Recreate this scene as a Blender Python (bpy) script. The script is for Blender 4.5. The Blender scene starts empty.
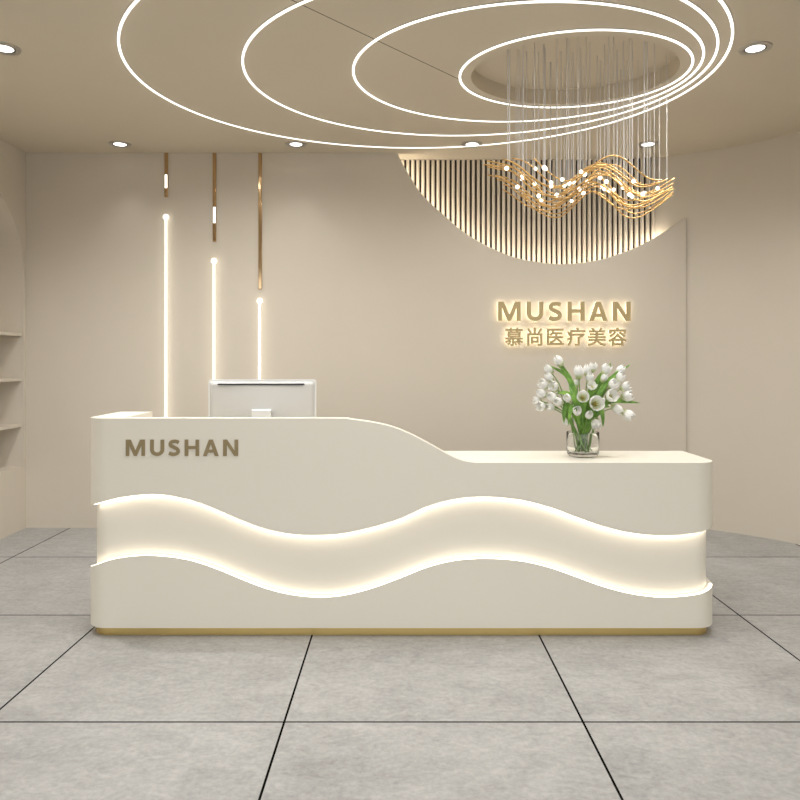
import bpy, bmesh, math, random
from mathutils import Vector, Matrix
from mathutils.geometry import tessellate_polygon

random.seed(7)
SC = bpy.context.scene
COL = SC.collection
PI = math.pi
CAM_H = 1.45      # camera height, camera stands at the origin and looks along +Y
CEIL = 3.256
F = 710.0


def at(px, py, y):
    """World point seen at a picture position, at distance y from the camera."""
    return Vector(((px - 400) / F * y, y, CAM_H + (361 - py) / F * y))


# ------------------------------------------------------------------ materials
def new_mat(name):
    m = bpy.data.materials.new(name)
    m.use_nodes = True
    return m, m.node_tree.nodes, m.node_tree.links, m.node_tree.nodes['Principled BSDF']


def plain(name, col, rough=0.6, metal=0.0, bump=0.0, bump_scale=60, vary=0.0, spec=0.5):
    m, n, l, p = new_mat(name)
    p.inputs['Base Color'].default_value = (*col, 1)
    p.inputs['Roughness'].default_value = rough
    p.inputs['Metallic'].default_value = metal
    p.inputs['Specular IOR Level'].default_value = spec
    tc = n.new('ShaderNodeTexCoord')
    if vary:
        nz = n.new('ShaderNodeTexNoise')
        nz.inputs['Scale'].default_value = 2.5
        nz.inputs['Detail'].default_value = 5
        l.new(tc.outputs['Object'], nz.inputs['Vector'])
        mx = n.new('ShaderNodeMix')
        mx.data_type = 'RGBA'
        mx.inputs['A'].default_value = (*[c * (1 - vary) for c in col], 1)
        mx.inputs['B'].default_value = (*[min(1, c * (1 + vary)) for c in col], 1)
        l.new(nz.outputs['Fac'], mx.inputs['Factor'])
        l.new(mx.outputs['Result'], p.inputs['Base Color'])
    if bump:
        nz = n.new('ShaderNodeTexNoise')
        nz.inputs['Scale'].default_value = bump_scale
        nz.inputs['Detail'].default_value = 4
        l.new(tc.outputs['Object'], nz.inputs['Vector'])
        b = n.new('ShaderNodeBump')
        b.inputs['Strength'].default_value = bump
        b.inputs['Distance'].default_value = 0.002
        l.new(nz.outputs['Fac'], b.inputs['Height'])
        l.new(b.outputs['Normal'], p.inputs['Normal'])
    return m


def glow(name, col, strength):
    m, n, l, p = new_mat(name)
    p.inputs['Base Color'].default_value = (0.8, 0.78, 0.72, 1)
    p.inputs['Emission Color'].default_value = (*col, 1)
    p.inputs['Emission Strength'].default_value = strength
    return m


def math_node(n, l, op, a, b=None, c=None):
    x = n.new('ShaderNodeMath')
    x.operation = op
    for i, v in enumerate((a, b, c)):
        if v is None:
            continue
        if isinstance(v, (int, float)):
            x.inputs[i].default_value = v
        else:
            l.new(v, x.inputs[i])
    return x.outputs[0]


def floor_material():
    m, n, l, p = new_mat('concrete_tile')
    tc = n.new('ShaderNodeTexCoord')
    sep = n.new('ShaderNodeSeparateXYZ')
    l.new(tc.outputs['Object'], sep.inputs[0])

    def joint(axis, off):
        u = math_node(n, l, 'ADD', sep.outputs[axis], off)
        u = math_node(n, l, 'DIVIDE', u, 1.2)
        fr = math_node(n, l, 'FRACT', u)
        d = math_node(n, l, 'ABSOLUTE', math_node(n, l, 'SUBTRACT', fr, 0.5))
        g = math_node(n, l, 'GREATER_THAN', d, 0.5 - 0.0046 / 1.2)
        idx = math_node(n, l, 'FLOOR', u)
        return g, idx
    gx, ix = joint('X', 0.465 + 12.0)
    gy, iy = joint('Y', -2.852 + 12.0)
    grout = math_node(n, l, 'MAXIMUM', gx, gy)
    # every tile its own piece of the pattern
    comb = n.new('ShaderNodeCombineXYZ')
    l.new(ix, comb.inputs[0])
    l.new(iy, comb.inputs[1])
    sc = n.new('ShaderNodeVectorMath')
    sc.operation = 'MULTIPLY_ADD'
    l.new(comb.outputs[0], sc.inputs[0])
    sc.inputs[1].default_value = (3.7, 5.3, 0)
    l.new(tc.outputs['Object'], sc.inputs[2])
    vec = sc.outputs[0]

    def noise(scale, detail, rough, dist=0.0, stretch=None):
        v = vec
        if stretch:
            mp = n.new('ShaderNodeMapping')
            mp.inputs['Scale'].default_value = stretch
            mp.inputs['Rotation'].default_value = (0, 0, 0.35)
            l.new(v, mp.inputs['Vector'])
            v = mp.outputs[0]
        z = n.new('ShaderNodeTexNoise')
        z.inputs['Scale'].default_value = scale
        z.inputs['Detail'].default_value = detail
        z.inputs['Roughness'].default_value = rough
        z.inputs['Distortion'].default_value = dist
        l.new(v, z.inputs['Vector'])
        return z.outputs['Fac']
    cloud = noise(2.2, 8, 0.62, 0.4)
    patch = noise(6.5, 10, 0.74, 1.4, (1, 1.9, 1))
    fine = noise(42, 6, 0.7)
    r1 = n.new('ShaderNodeValToRGB')
    r1.color_ramp.elements[0].position = 0.31
    r1.color_ramp.elements[0].color = (0.250, 0.249, 0.247, 1)
    r1.color_ramp.elements[1].position = 0.69
    r1.color_ramp.elements[1].color = (0.475, 0.473, 0.467, 1)
    mixf = math_node(n, l, 'MULTIPLY_ADD', patch, 0.55, math_node(n, l, 'MULTIPLY', cloud, 0.45))
    mixf = math_node(n, l, 'MULTIPLY_ADD', math_node(n, l, 'SUBTRACT', fine, 0.5), 0.5, mixf)
    l.new(mixf, r1.inputs[0])
    # thin darker scuffs
    sp = noise(9, 10, 0.75, 2.0, (1, 3, 1))
    r2 = n.new('ShaderNodeValToRGB')
    r2.color_ramp.elements[0].position = 0.60
    r2.color_ramp.elements[0].color = (0, 0, 0, 1)
    r2.color_ramp.elements[1].position = 0.70
    r2.color_ramp.elements[1].color = (1, 1, 1, 1)
    l.new(sp, r2.inputs[0])
    mx0 = n.new('ShaderNodeMix')
    mx0.data_type = 'RGBA'
    mx0.blend_type = 'MULTIPLY'
    l.new(math_node(n, l, 'MULTIPLY', r2.outputs[0], 0.35), mx0.inputs['Factor'])
    l.new(r1.outputs[0], mx0.inputs['A'])
    mx0.inputs['B'].default_value = (0.72, 0.68, 0.62, 1)
    mx = n.new('ShaderNodeMix')
    mx.data_type = 'RGBA'
    l.new(grout, mx.inputs['Factor'])
    l.new(mx0.outputs['Result'], mx.inputs['A'])
    mx.inputs['B'].default_value = (0.008, 0.007, 0.006, 1)
    l.new(mx.outputs['Result'], p.inputs['Base Color'])
    rr = math_node(n, l, 'MULTIPLY_ADD', cloud, 0.2, 0.36)
    l.new(math_node(n, l, 'MAXIMUM', rr, grout), p.inputs['Roughness'])
    l.new(math_node(n, l, 'MULTIPLY', math_node(n, l, 'SUBTRACT', 1.0, grout), 0.35), p.inputs['Specular IOR Level'])
    b = n.new('ShaderNodeBump')
    b.inputs['Strength'].default_value = 0.25
    b.inputs['Distance'].default_value = 0.003
    l.new(math_node(n, l, 'SUBTRACT', mixf, grout), b.inputs['Height'])
    l.new(b.outputs['Normal'], p.inputs['Normal'])
    return m


def ceiling_material(col):
    m, n, l, p = new_mat('ceiling_paint')
    tc = n.new('ShaderNodeTexCoord')
    sep = n.new('ShaderNodeSeparateXYZ')
    l.new(tc.outputs['Object'], sep.inputs[0])
    # one dark butt joint of the ceiling boards running diagonally to the recess
    p0 = Vector((-0.481, 3.618))
    p1 = Vector((0.316, 4.484))
    d = (p1 - p0).normalized()
    nx, ny = -d.y, d.x
    dist = math_node(n, l, 'ADD', math_node(n, l, 'MULTIPLY', sep.outputs['X'], nx),
                     math_node(n, l, 'MULTIPLY', sep.outputs['Y'], ny))
    dist = math_node(n, l, 'SUBTRACT', dist, p0.x * nx + p0.y * ny)
    near = math_node(n, l, 'LESS_THAN', math_node(n, l, 'ABSOLUTE', dist), 0.0035)
    along = math_node(n, l, 'ADD', math_node(n, l, 'MULTIPLY', sep.outputs['X'], d.x),
                      math_node(n, l, 'MULTIPLY', sep.outputs['Y'], d.y))
    upto = math_node(n, l, 'LESS_THAN', along, 0.385 * d.x + 4.56 * d.y)
    near = math_node(n, l, 'MULTIPLY', near, upto)
    nz = n.new('ShaderNodeTexNoise')
    nz.inputs['Scale'].default_value = 2.0
    nz.inputs['Detail'].default_value = 3
    l.new(tc.outputs['Object'], nz.inputs['Vector'])
    mv = n.new('ShaderNodeMix')
    mv.data_type = 'RGBA'
    mv.inputs['A'].default_value = (*[c * 0.97 for c in col], 1)
    mv.inputs['B'].default_value = (*[c * 1.03 for c in col], 1)
    l.new(nz.outputs['Fac'], mv.inputs['Factor'])
    mx = n.new('ShaderNodeMix')
    mx.data_type = 'RGBA'
    l.new(near, mx.inputs['Factor'])
    l.new(mv.outputs['Result'], mx.inputs['A'])
    mx.inputs['B'].default_value = (0.12, 0.09, 0.06, 1)
    l.new(mx.outputs['Result'], p.inputs['Base Color'])
    p.inputs['Roughness'].default_value = 0.75
    p.inputs['Specular IOR Level'].default_value = 0.25
    return m


WALL_C = (0.625, 0.57, 0.485)
M = {}
M['wall'] = plain('wall_plaster', WALL_C, 0.7, bump=0.12, bump_scale=25, vary=0.025, spec=0.25)
M['ceil'] = ceiling_material((0.64, 0.572, 0.462))
M['floor'] = floor_material()
M['slat'] = plain('slat_paint', (0.66, 0.60, 0.51), 0.6, spec=0.25)
M['slat_back'] = plain('slat_backing', (0.05, 0.04, 0.032), 0.8, spec=0.2)
M['desk'] = plain('cream_lacquer', (0.80, 0.767, 0.678), 0.38, spec=0.4)
M['plinth'] = plain('brushed_gold', (0.74, 0.56, 0.23), 0.34, 0.88)
M['letter'] = plain('bronze_gold', (0.30, 0.235, 0.125), 0.5, 0.35)
M['sign'] = plain('sign_gold', (0.47, 0.37, 0.19), 0.45, 0.2)
M['mirror_gold'] = plain('polished_gold', (0.60, 0.42, 0.24), 0.10, 1.0)
M['strand'] = plain('strand_gold', (0.66, 0.41, 0.15), 0.35, 0.8)
M['wire'] = plain('wire_white', (0.62, 0.61, 0.60), 0.35, 0.1)
M['dark'] = plain('dark_slot', (0.03, 0.03, 0.035), 0.5)
M['white'] = plain('white_plastic', (0.74, 0.75, 0.76), 0.3)
M['silver'] = plain('satin_silver', (0.56, 0.555, 0.54), 0.4, 0.1)
M['screen'] = plain('screen_glass', (0.01, 0.01, 0.012), 0.08)
M['metal'] = plain('downlight_metal', (0.50, 0.47, 0.42), 0.3, 0.7)
M['channel'] = plain('led_channel', (0.45, 0.40, 0.33), 0.5)
M['ring'] = glow('led_ring_glow', (1.0, 0.98, 0.94), 1.4)
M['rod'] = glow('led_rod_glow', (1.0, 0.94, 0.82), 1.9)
M['wave'] = glow('led_wave_glow', (1.0, 0.885, 0.73), 4.4)
M['wave_down'] = glow('led_wave_down_glow', (1.0, 0.885, 0.73), 8.2)
M['cove'] = glow('led_cove_glow', (1.0, 0.89, 0.72), 26.0)
M['halo'] = glow('led_sign_glow', (1.0, 0.86, 0.62), 2.5)
M['bulb'] = glow('bulb_glow', (1.0, 0.94, 0.80), 1.8)
M['spot'] = glow('downlight_glow', (1.0, 0.98, 0.95), 3.0)


def petal_material():
    m, n, l, p = new_mat('tulip_petal')
    tc = n.new('ShaderNodeTexCoord')
    sep = n.new('ShaderNodeSeparateXYZ')
    l.new(tc.outputs['Object'], sep.inputs[0])
    r = n.new('ShaderNodeValToRGB')
    r.color_ramp.elements[0].position = 0.0
    r.color_ramp.elements[0].color = (0.50, 0.60, 0.16, 1)
    r.color_ramp.elements[1].position = 0.42
    r.color_ramp.elements[1].color = (0.90, 0.90, 0.88, 1)
    z = math_node(n, l, 'MULTIPLY', sep.outputs['Z'], 1 / 0.05)
    l.new(z, r.inputs[0])
    l.new(r.outputs[0], p.inputs['Base Color'])
    p.inputs['Roughness'].default_value = 0.5
    p.inputs['Specular IOR Level'].default_value = 0.3
    tr = n.new('ShaderNodeBsdfTranslucent')
    l.new(r.outputs[0], tr.inputs['Color'])
    ms = n.new('ShaderNodeMixShader')
    ms.inputs[0].default_value = 0.22
    l.new(p.outputs[0], ms.inputs[1])
    l.new(tr.outputs[0], ms.inputs[2])
    l.new(ms.outputs[0], n['Material Output'].inputs['Surface'])
    return m


def leaf_material():
    m, n, l, p = new_mat('tulip_leaf')
    tc = n.new('ShaderNodeTexCoord')
    nz = n.new('ShaderNodeTexNoise')
    nz.inputs['Scale'].default_value = 30
    l.new(tc.outputs['Object'], nz.inputs['Vector'])
    r = n.new('ShaderNodeValToRGB')
    r.color_ramp.elements[0].position = 0.3
    r.color_ramp.elements[0].color = (0.08, 0.21, 0.025, 1)
    r.color_ramp.elements[1].position = 0.75
    r.color_ramp.elements[1].color = (0.25, 0.46, 0.07, 1)
    l.new(nz.outputs['Fac'], r.inputs[0])
    l.new(r.outputs[0], p.inputs['Base Color'])
    p.inputs['Roughness'].default_value = 0.45
    return m


def glass_material():
    m, n, l, p = new_mat('clear_glass')
    p.inputs['Base Color'].default_value = (0.98, 0.99, 0.98, 1)
    p.inputs['Roughness'].default_value = 0.0
    p.inputs['Transmission Weight'].default_value = 1.0
    p.inputs['IOR'].default_value = 1.45
    return m


M['petal'] = petal_material()
M['leaf'] = leaf_material()
M['stem'] = plain('tulip_stem', (0.17, 0.31, 0.07), 0.5, vary=0.2)
M['stamen'] = plain('tulip_stamen', (0.42, 0.34, 0.08), 0.6)
M['glass'] = glass_material()


# ------------------------------------------------------------------ helpers
class MB:
    """Collects shapes into one mesh."""

    def __init__(self):
        self.v, self.f = [], []

    def add(self, verts, faces):
        o = len(self.v)
        self.v += [tuple(v) for v in verts]
        self.f += [tuple(i + o for i in f) for f in faces]
        return self

    def box(self, x0, x1, y0, y1, z0, z1):
        return self.add([(x0, y0, z0), (x1, y0, z0), (x1, y1, z0), (x0, y1, z0),
                         (x0, y0, z1), (x1, y0, z1), (x1, y1, z1), (x0, y1, z1)],
                        [(0, 3, 2, 1), (4, 5, 6, 7), (0, 1, 5, 4), (1, 2, 6, 5), (2, 3, 7, 6), (3, 0, 4, 7)])

    def tube(self, pts, r, seg=8, caps=True):
        pts = [Vector(p) for p in pts]
        rs = r if isinstance(r, (list, tuple)) else [r] * len(pts)
        vs, fs = [], []
        up = None
        for i, p in enumerate(pts):
            t = (pts[min(i + 1, len(pts) - 1)] - pts[max(i - 1, 0)]).normalized()
            if up is None:
                up = Vector((0, 0, 1)) if abs(t.z) < 0.9 else Vector((1, 0, 0))
            a = (up - t * up.dot(t)).normalized()
            up = a
            b = t.cross(a)
            for k in range(seg):
                w = 2 * PI * k / seg
                vs.append(p + (a * math.cos(w) + b * math.sin(w)) * rs[i])
        for i in range(len(pts) - 1):
            for k in range(seg):
                k2 = (k + 1) % seg
                fs.append((i * seg + k, i * seg + k2, (i + 1) * seg + k2, (i + 1) * seg + k))
        if caps:
            fs.append(tuple(range(seg))[::-1])
            fs.append(tuple((len(pts) - 1) * seg + k for k in range(seg)))
        return self.add(vs, fs)

    def lathe(self, prof, c=(0, 0, 0), seg=32):
        """prof: list of (r, z); r = 0 at the ends closes it."""
        vs, fs = [], []
        for r, z in prof:
            for k in range(seg):
                w = 2 * PI * k / seg
                vs.append((c[0] + r * math.cos(w), c[1] + r * math.sin(w), c[2] + z))
        for i in range(len(prof) - 1):
            for k in range(seg):
                k2 = (k + 1) % seg
                fs.append((i * seg + k, i * seg + k2, (i + 1) * seg + k2, (i + 1) * seg + k))
        return self.add(vs, fs)

    def sphere(self, c, r, seg=16, rings=10):
        prof = [(r * math.sin(PI * i / rings), -r * math.cos(PI * i / rings)) for i in range(rings + 1)]
        return self.lathe(prof, c, seg)

    def build(self, name, mat, parent=None, smooth=35, bevel=0.0, solid=0.0):
        bm = bmesh.new()
        vs = [bm.verts.new(v) for v in self.v]
        for f in self.f:
            try:
                bm.faces.new([vs[i] for i in f])
            except ValueError:
                pass
        bmesh.ops.remove_doubles(bm, verts=bm.verts, dist=1e-6)
        bmesh.ops.dissolve_degenerate(bm, edges=bm.edges, dist=1e-7)
        bmesh.ops.recalc_face_normals(bm, faces=bm.faces)
        me = bpy.data.meshes.new(name)
        bm.to_mesh(me)
        bm.free()
        return link_mesh(name, me, mat, parent, smooth, bevel, solid)


def link_mesh(name, me, mat, parent=None, smooth=35, bevel=0.0, solid=0.0):
    me.materials.clear()
    me.materials.append(mat)
    if smooth:
        me.polygons.foreach_set('use_smooth', [True] * len(me.polygons))
        if smooth < 180:
            me.set_sharp_from_angle(angle=math.radians(smooth))
    o = bpy.data.objects.new(name, me)
    COL.objects.link(o)
    if bevel:
        b = o.modifiers.new('bevel', 'BEVEL')
        b.width = bevel
        b.segments = 3
        b.limit_method = 'ANGLE'
        b.angle_limit = math.radians(50)
    if solid:
        s = o.modifiers.new('solid', 'SOLIDIFY')
        s.thickness = solid
        s.offset = 0
    if parent:
        put_under(o, parent)
    return o


def put_under(o, parent):
    """Parent while keeping o where its own coordinates put it in the world."""
    o.parent = parent
    o.matrix_parent_inverse = world_of(parent).inverted()


def world_of(o):
    m = o.matrix_basis.copy()
    if o.parent:
        m = world_of(o.parent) @ o.matrix_parent_inverse @ m
    return m


def tag(o, label=None, cat=None, group=None, kind=None):
    if label:
        o['label'] = label
    if cat:
        o['category'] = cat
    if group:
        o['group'] = group
    if kind:
        o['kind'] = kind
    return o


def thing(name, loc, label, cat, group=None):
    o = bpy.data.objects.new(name, None)
    o.empty_display_size = 0.1
    o.location = loc
    COL.objects.link(o)
    return tag(o, label, cat, group)


def catmull(pts, n=12, closed=False):
    pts = [Vector(p) for p in pts]
    out = []
    for i in range(len(pts) - 1):
        p1, p2 = pts[i], pts[i + 1]
        p0 = pts[i - 1] if i > 0 else p1 * 2 - p2
        p3 = pts[i + 2] if i + 2 < len(pts) else p2 * 2 - p1
        for k in range(n):
            t = k / n
            out.append(0.5 * ((2 * p1) + (p2 - p0) * t + (2 * p0 - 5 * p1 + 4 * p2 - p3) * t * t
                              + (3 * p1 - p0 - 3 * p2 + p3) * t ** 3))
    out.append(pts[-1])
    return out


def lookup(tab):
    """Smooth (monotone-ish Catmull) height table -> function of x."""
    pts = catmull([(a, b, 0) for a, b in tab], 14)
    xs = [p.x for p in pts]
    zs = [p.y for p in pts]

    def f(x):
        if x <= xs[0]:
            return zs[0]
        if x >= xs[-1]:
            return zs[-1]
        lo, hi = 0, len(xs) - 1
        while hi - lo > 1:
            mid = (lo + hi) // 2
            if xs[mid] <= x:
                lo = mid
            else:
                hi = mid
        t = (x - xs[lo]) / (xs[hi] - xs[lo])
        return zs[lo] * (1 - t) + zs[hi] * t
    return f


# ------------------------------------------------------------------ room shell
XL, YB, YF = -3.247, 6.165, -3.0          # left wall, back wall, open front
CX, CY, CR = 1.69, 4.64, 1.75             # the right wall curves round this centre
YR = CY + CR                              # plane behind the slats
XR = CX + CR

fl = MB().add([(XL - 0.5, YF, 0), (XR + 0.3, YF, 0), (XR + 0.3, YR + 0.15, 0), (XL - 0.5, YR + 0.15, 0),
               (XL - 0.5, YF, -0.1), (XR + 0.3, YF, -0.1), (XR + 0.3, YR + 0.15, -0.1), (XL - 0.5, YR + 0.15, -0.1)],
              [(0, 1, 2, 3), (7, 6, 5, 4), (0, 4, 5, 1), (1, 5, 6, 2), (2, 6, 7, 3), (3, 7, 4, 0)])
tag(fl.build('floor', M['floor'], smooth=0), kind='structure')

# ceiling with the oval recess
EX, EY, EA, EB, EH = 1.090, 4.470, 0.640, 0.520, 0.10
N = 128
x0, x1, y0, y1 = XL - 0.5, XR + 0.3, YF, YR + 0.15
vs, fs = [], []
for k in range(N):
    w = 2 * PI * k / N
    c, s = math.cos(w), math.sin(w)
    ex, ey = EX + EA * c, EY + EB * s
    dx, dy = c * EA, s * EB
    ts = []
    if dx > 1e-9:
        ts.append((x1 - EX) / dx)
    if dx < -1e-9:
        ts.append((x0 - EX) / dx)
    if dy > 1e-9:
        ts.append((y1 - EY) / dy)
    if dy < -1e-9:
        ts.append((y0 - EY) / dy)
    t = min(ts)
    vs += [(EX + dx * t, EY + dy * t, CEIL), (ex, ey, CEIL), (ex, ey, CEIL + EH), (EX + dx * t, EY + dy * t, CEIL + 0.14)]
for k in range(N):
    a, b = 4 * k, 4 * ((k + 1) % N)
    fs += [(a, b, b + 1, a + 1), (a + 1, b + 1, b + 2, a + 2), (a, a + 3, b + 3, b)]
fs.append(tuple(4 * k + 2 for k in range(N)))
fs.append(tuple(4 * k + 3 for k in range(N)))
# corners of the rectangle
mbc = MB().add(vs, fs)
for cxn, cyn in ((x0, y0), (x1, y0), (x1, y1), (x0, y1)):
    # find the two rim points that bracket this corner
    for k in range(N):
        a, b = vs[4 * k], vs[4 * ((k + 1) % N)]
        on = lambda p: (abs(p[0] - cxn) < 1e-6, abs(p[1] - cyn) < 1e-6)
        if (on(a)[0] and on(b)[1] and not on(a)[1]) or (on(a)[1] and on(b)[0] and not on(a)[0]):
            mbc.add([a, (cxn, cyn, CEIL), b], [(0, 1, 2)])
            mbc.add([(a[0], a[1], CEIL + 0.14), (cxn, cyn, CEIL + 0.14), (b[0], b[1], CEIL + 0.14)], [(0, 1, 2)])
tag(mbc.build('ceiling', M['ceil'], smooth=30), kind='structure')

# back wall: a false wall whose top right is cut out in a sweeping arc
ARC = catmull([(-0.030, CEIL, 0), (0.085, 3.057, 0), (0.207, 2.879, 0), (0.434, 2.670, 0), (0.586, 2.548, 0), (0.799, 2.429, 0), (1.042, 2.338, 0), (1.400, 2.292, 0),
               (1.737, 2.331, 0), (2.032, 2.431, 0), (2.270, 2.556, 0), (2.483, 2.700, 0)], 10)
outline = [(XL, 0.0), (2.483, 0.0)] + [(p.x, p.y) for p in reversed(ARC)] + [(XL, CEIL)]
PT = 0.042


def prism(outline, y0, y1, holes=()):
    """An outline in x/z pushed from y0 to y1."""
    mb = MB()
    loops = [outline] + list(holes)
    flat = [p for lp in loops for p in lp]
    tris = tessellate_polygon([[Vector((p[0], p[1], 0)) for p in lp] for lp in loops])
    n = len(flat)
    v = [(p[0], y0, p[1]) for p in flat] + [(p[0], y1, p[1]) for p in flat]
    f = [tuple(t) for t in tris] + [tuple(i + n for i in reversed(t)) for t in tris]
    o = 0
    for lp in loops:
        m = len(lp)
        for i in range(m):
            j = (i + 1) % m
            f.append((o + i, o + j, o + j + n, o + i + n))
        o += m
    return mb.add(v, f)


tag(prism(outline, YB, YB + PT).build('wall_back', M['wall'], smooth=25), kind='structure')

# right wall: runs behind the false wall, curves forward and goes on towards the entrance
path = [(XL - 0.1, YR), (0.0, YR)]
for k in range(33):
    w = PI / 2 - (PI / 2) * k / 32
    path.append((CX + CR * math.cos(w), CY + CR * math.sin(w)))
path.append((XR, YF))
n_out = []
for i, (x, y) in enumerate(path):
    a = Vector(path[max(i - 1, 0)])
    b = Vector(path[min(i + 1, len(path) - 1)])
    t = (b - a).normalized()
    n_out.append((x - t.y * 0.1, y + t.x * 0.1))
vs, fs = [], []
for (x, y), (u, v) in zip(path, n_out):
    vs += [(x, y, 0), (x, y, CEIL), (u, v, CEIL), (u, v, 0)]
for i in range(len(path) - 1):
    for k in range(4):
        fs.append((4 * i + k, 4 * i + (k + 1) % 4, 4 * i + 4 + (k + 1) % 4, 4 * i + 4 + k))
fs += [(0, 1, 2, 3), tuple(4 * (len(path) - 1) + k for k in (3, 2, 1, 0))]
tag(MB().add(vs, fs).build('wall_right', M['wall'], smooth=25), kind='structure')

# left wall with its arched niche
NY1, NR, NZS, NZB, ND = 6.107, 0.75, 2.17, 0.543, 0.36
NY0 = NY1 - 2 * NR
arch = [(NY0, NZB), (NY1, NZB)]
for k in range(33):
    w = PI * k / 32
    arch.append((NY0 + NR + NR * math.cos(w), NZS + NR * math.sin(w)))
rect = [(YF, 0), (YB, 0), (YB, CEIL), (YF, CEIL)]
tris = tessellate_polygon([[Vector((a, b, 0)) for a, b in rect], [Vector((a, b, 0)) for a, b in arch]])
flat = rect + arch
mb = MB().add([(XL, a, b) for a, b in flat], [tuple(t) for t in tris])
na = len(arch)
v = [(XL, a, b) for a, b in arch] + [(XL - ND, a, b) for a, b in arch]
f = [(i, (i + 1) % na, na + (i + 1) % na, na + i) for i in range(na)]
f.append(tuple(na + i for i in range(na)))
mb.add(v, f)
mb.add([(XL, YF, 0), (XL - 0.5, YF, 0), (XL - 0.5, YB, 0), (XL, YB, 0),
        (XL, YF, CEIL), (XL - 0.5, YF, CEIL), (XL - 0.5, YB, CEIL), (XL, YB, CEIL)],
       [(0, 1, 5, 4), (1, 2, 6, 5), (2, 3, 7, 6)])
tag(mb.build('wall_left', M['wall'], smooth=25), kind='structure')

# narrow raised lip round the arched opening
inner = arch[:]
cyn, czn = NY0 + NR, NZS
outer_l = []
for a, b in arch:
    if b > NZS:
        dd = Vector((a - cyn, b - czn)).normalized() * 0.020
        outer_l.append((a + dd.x, b + dd.y))
    else:
        outer_l.append((a + (0.020 if a > cyn else -0.020), b))
seq = list(range(1, len(arch))) + [0]
v, f = [], []
for i in seq:
    (a, b), (c, d) = arch[i], outer_l[i]
    v += [(XL - 0.001, a, b), (XL + 0.010, a, b), (XL + 0.010, c, d), (XL - 0.001, c, d)]
for i in range(len(seq) - 1):
    for k in range(4):
        f.append((4 * i + k, 4 * i + (k + 1) % 4, 4 * i + 4 + (k + 1) % 4, 4 * i + 4 + k))
f += [(0, 1, 2, 3), tuple(4 * (len(seq) - 1) + k for k in range(4))]
tag(MB().add(v, f).build('trim_1', M['wall'], smooth=30), kind='structure')

for z, lab in ((1.690, 'highest of three cream shelves in the arched wall niche'),
               (1.304, 'middle of three cream shelves in the arched wall niche'),
               (0.909, 'lowest of three cream shelves in the arched wall niche')):
    o = MB().box(XL - ND, XL - 0.006, NY0, NY1, z - 0.026, z).build('niche_shelf', M['wall'], bevel=0.003, smooth=30)
    tag(o, lab, 'shelf', 'shelves in the arched niche')

# ------------------------------------------------------------------ slatted back of the arc cut-out
def wall_y(x):
    return YR if x <= CX else CY + math.sqrt(max(0, CR * CR - (x - CX) ** 2))


arc_z = lookup([(p.x, p.y) for p in ARC])
sp = thing('slat_panel', (1.1, YR, 2.3), 'half-round panel of upright cream slats above the wall sign', 'wall panel')
PERIOD = 0.0452
mbs, mbb = MB(), MB()
xs = [-0.02 + PERIOD * k for k in range(51)]
for x in xs:
    yb = wall_y(x) - 0.008
    zb = min(CEIL - 0.05, arc_z(x) - 0.12)
    sect = []
    r, dpt = 0.0140, 0.034
    sect.append((x - r, yb))
    for k in range(9):
        w = PI - PI * k / 8
        sect.append((x + r * math.cos(w), yb - (dpt - r) - r * math.sin(w)))
    sect.append((x + r, yb))
    m = len(sect)
    mbs.add([(a, b, zb) for a, b in sect] + [(a, b, CEIL - 0.001) for a, b in sect],
            [(i, (i + 1) % m, m + (i + 1) % m, m + i) for i in range(m)] + [tuple(range(m)), tuple(range(m, 2 * m))])
mbs.build('slats', M['slat'], sp, smooth=50)
bx = [-0.05 + i * (2.30 / 40) for i in range(41)]
v, f = [], []
for x in bx:
    yb = wall_y(x)
    zb = arc_z(x) - 0.16 if x > 0.06 else CEIL - 0.30
    v += [(x, yb - 0.002, zb), (x, yb - 0.002, CEIL - 0.001), (x, yb - 0.010, CEIL - 0.001), (x, yb - 0.010, zb)]
for i in range(len(bx) - 1):
    for k in range(4):
        f.append((4 * i + k, 4 * i + (k + 1) % 4, 4 * i + 4 + (k + 1) % 4, 4 * i + 4 + k))
f += [(0, 1, 2, 3), tuple(4 * (len(bx) - 1) + k for k in range(4))]
mbb.add(v, f).build('backing', M['slat_back'], sp, smooth=30)

# light strip tucked behind the arc edge, fixed to the back of the false wall
v, f = [], []
pts = [p for p in ARC if 0.0 < p.x < 2.30]
for i, p in enumerate(pts):
    a, b = pts[max(i - 1, 0)], pts[min(i + 1, len(pts) - 1)]
    t = (b - a).normalized()
    nrm = Vector((t.y, -t.x, 0))
    if nrm.y > 0:
        nrm = -nrm
    q0, q1 = p + nrm * 0.012, p + nrm * 0.030
    for q, yy in ((q0, YB + PT), (q0, YB + PT + 0.010), (q1, YB + PT + 0.010), (q1, YB + PT)):
        v.append((q.x, yy + 0.0005, min(q.y, CEIL - 0.004)))
for i in range(len(pts) - 1):
    for k in range(4):
        f.append((4 * i + k, 4 * i + (k + 1) % 4, 4 * i + 4 + (k + 1) % 4, 4 * i + 4 + k))
f += [(0, 1, 2, 3), tuple(4 * (len(pts) - 1) + k for k in range(4))]
o = MB().add(v, f).build('cove_light', M['cove'], smooth=30)
tag(o, 'warm light strip hidden behind the arc edge below the slats', 'light strip')

# ------------------------------------------------------------------ ceiling: oval light rings
K = (CEIL - 0.012 - CAM_H) / 1.806


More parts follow.
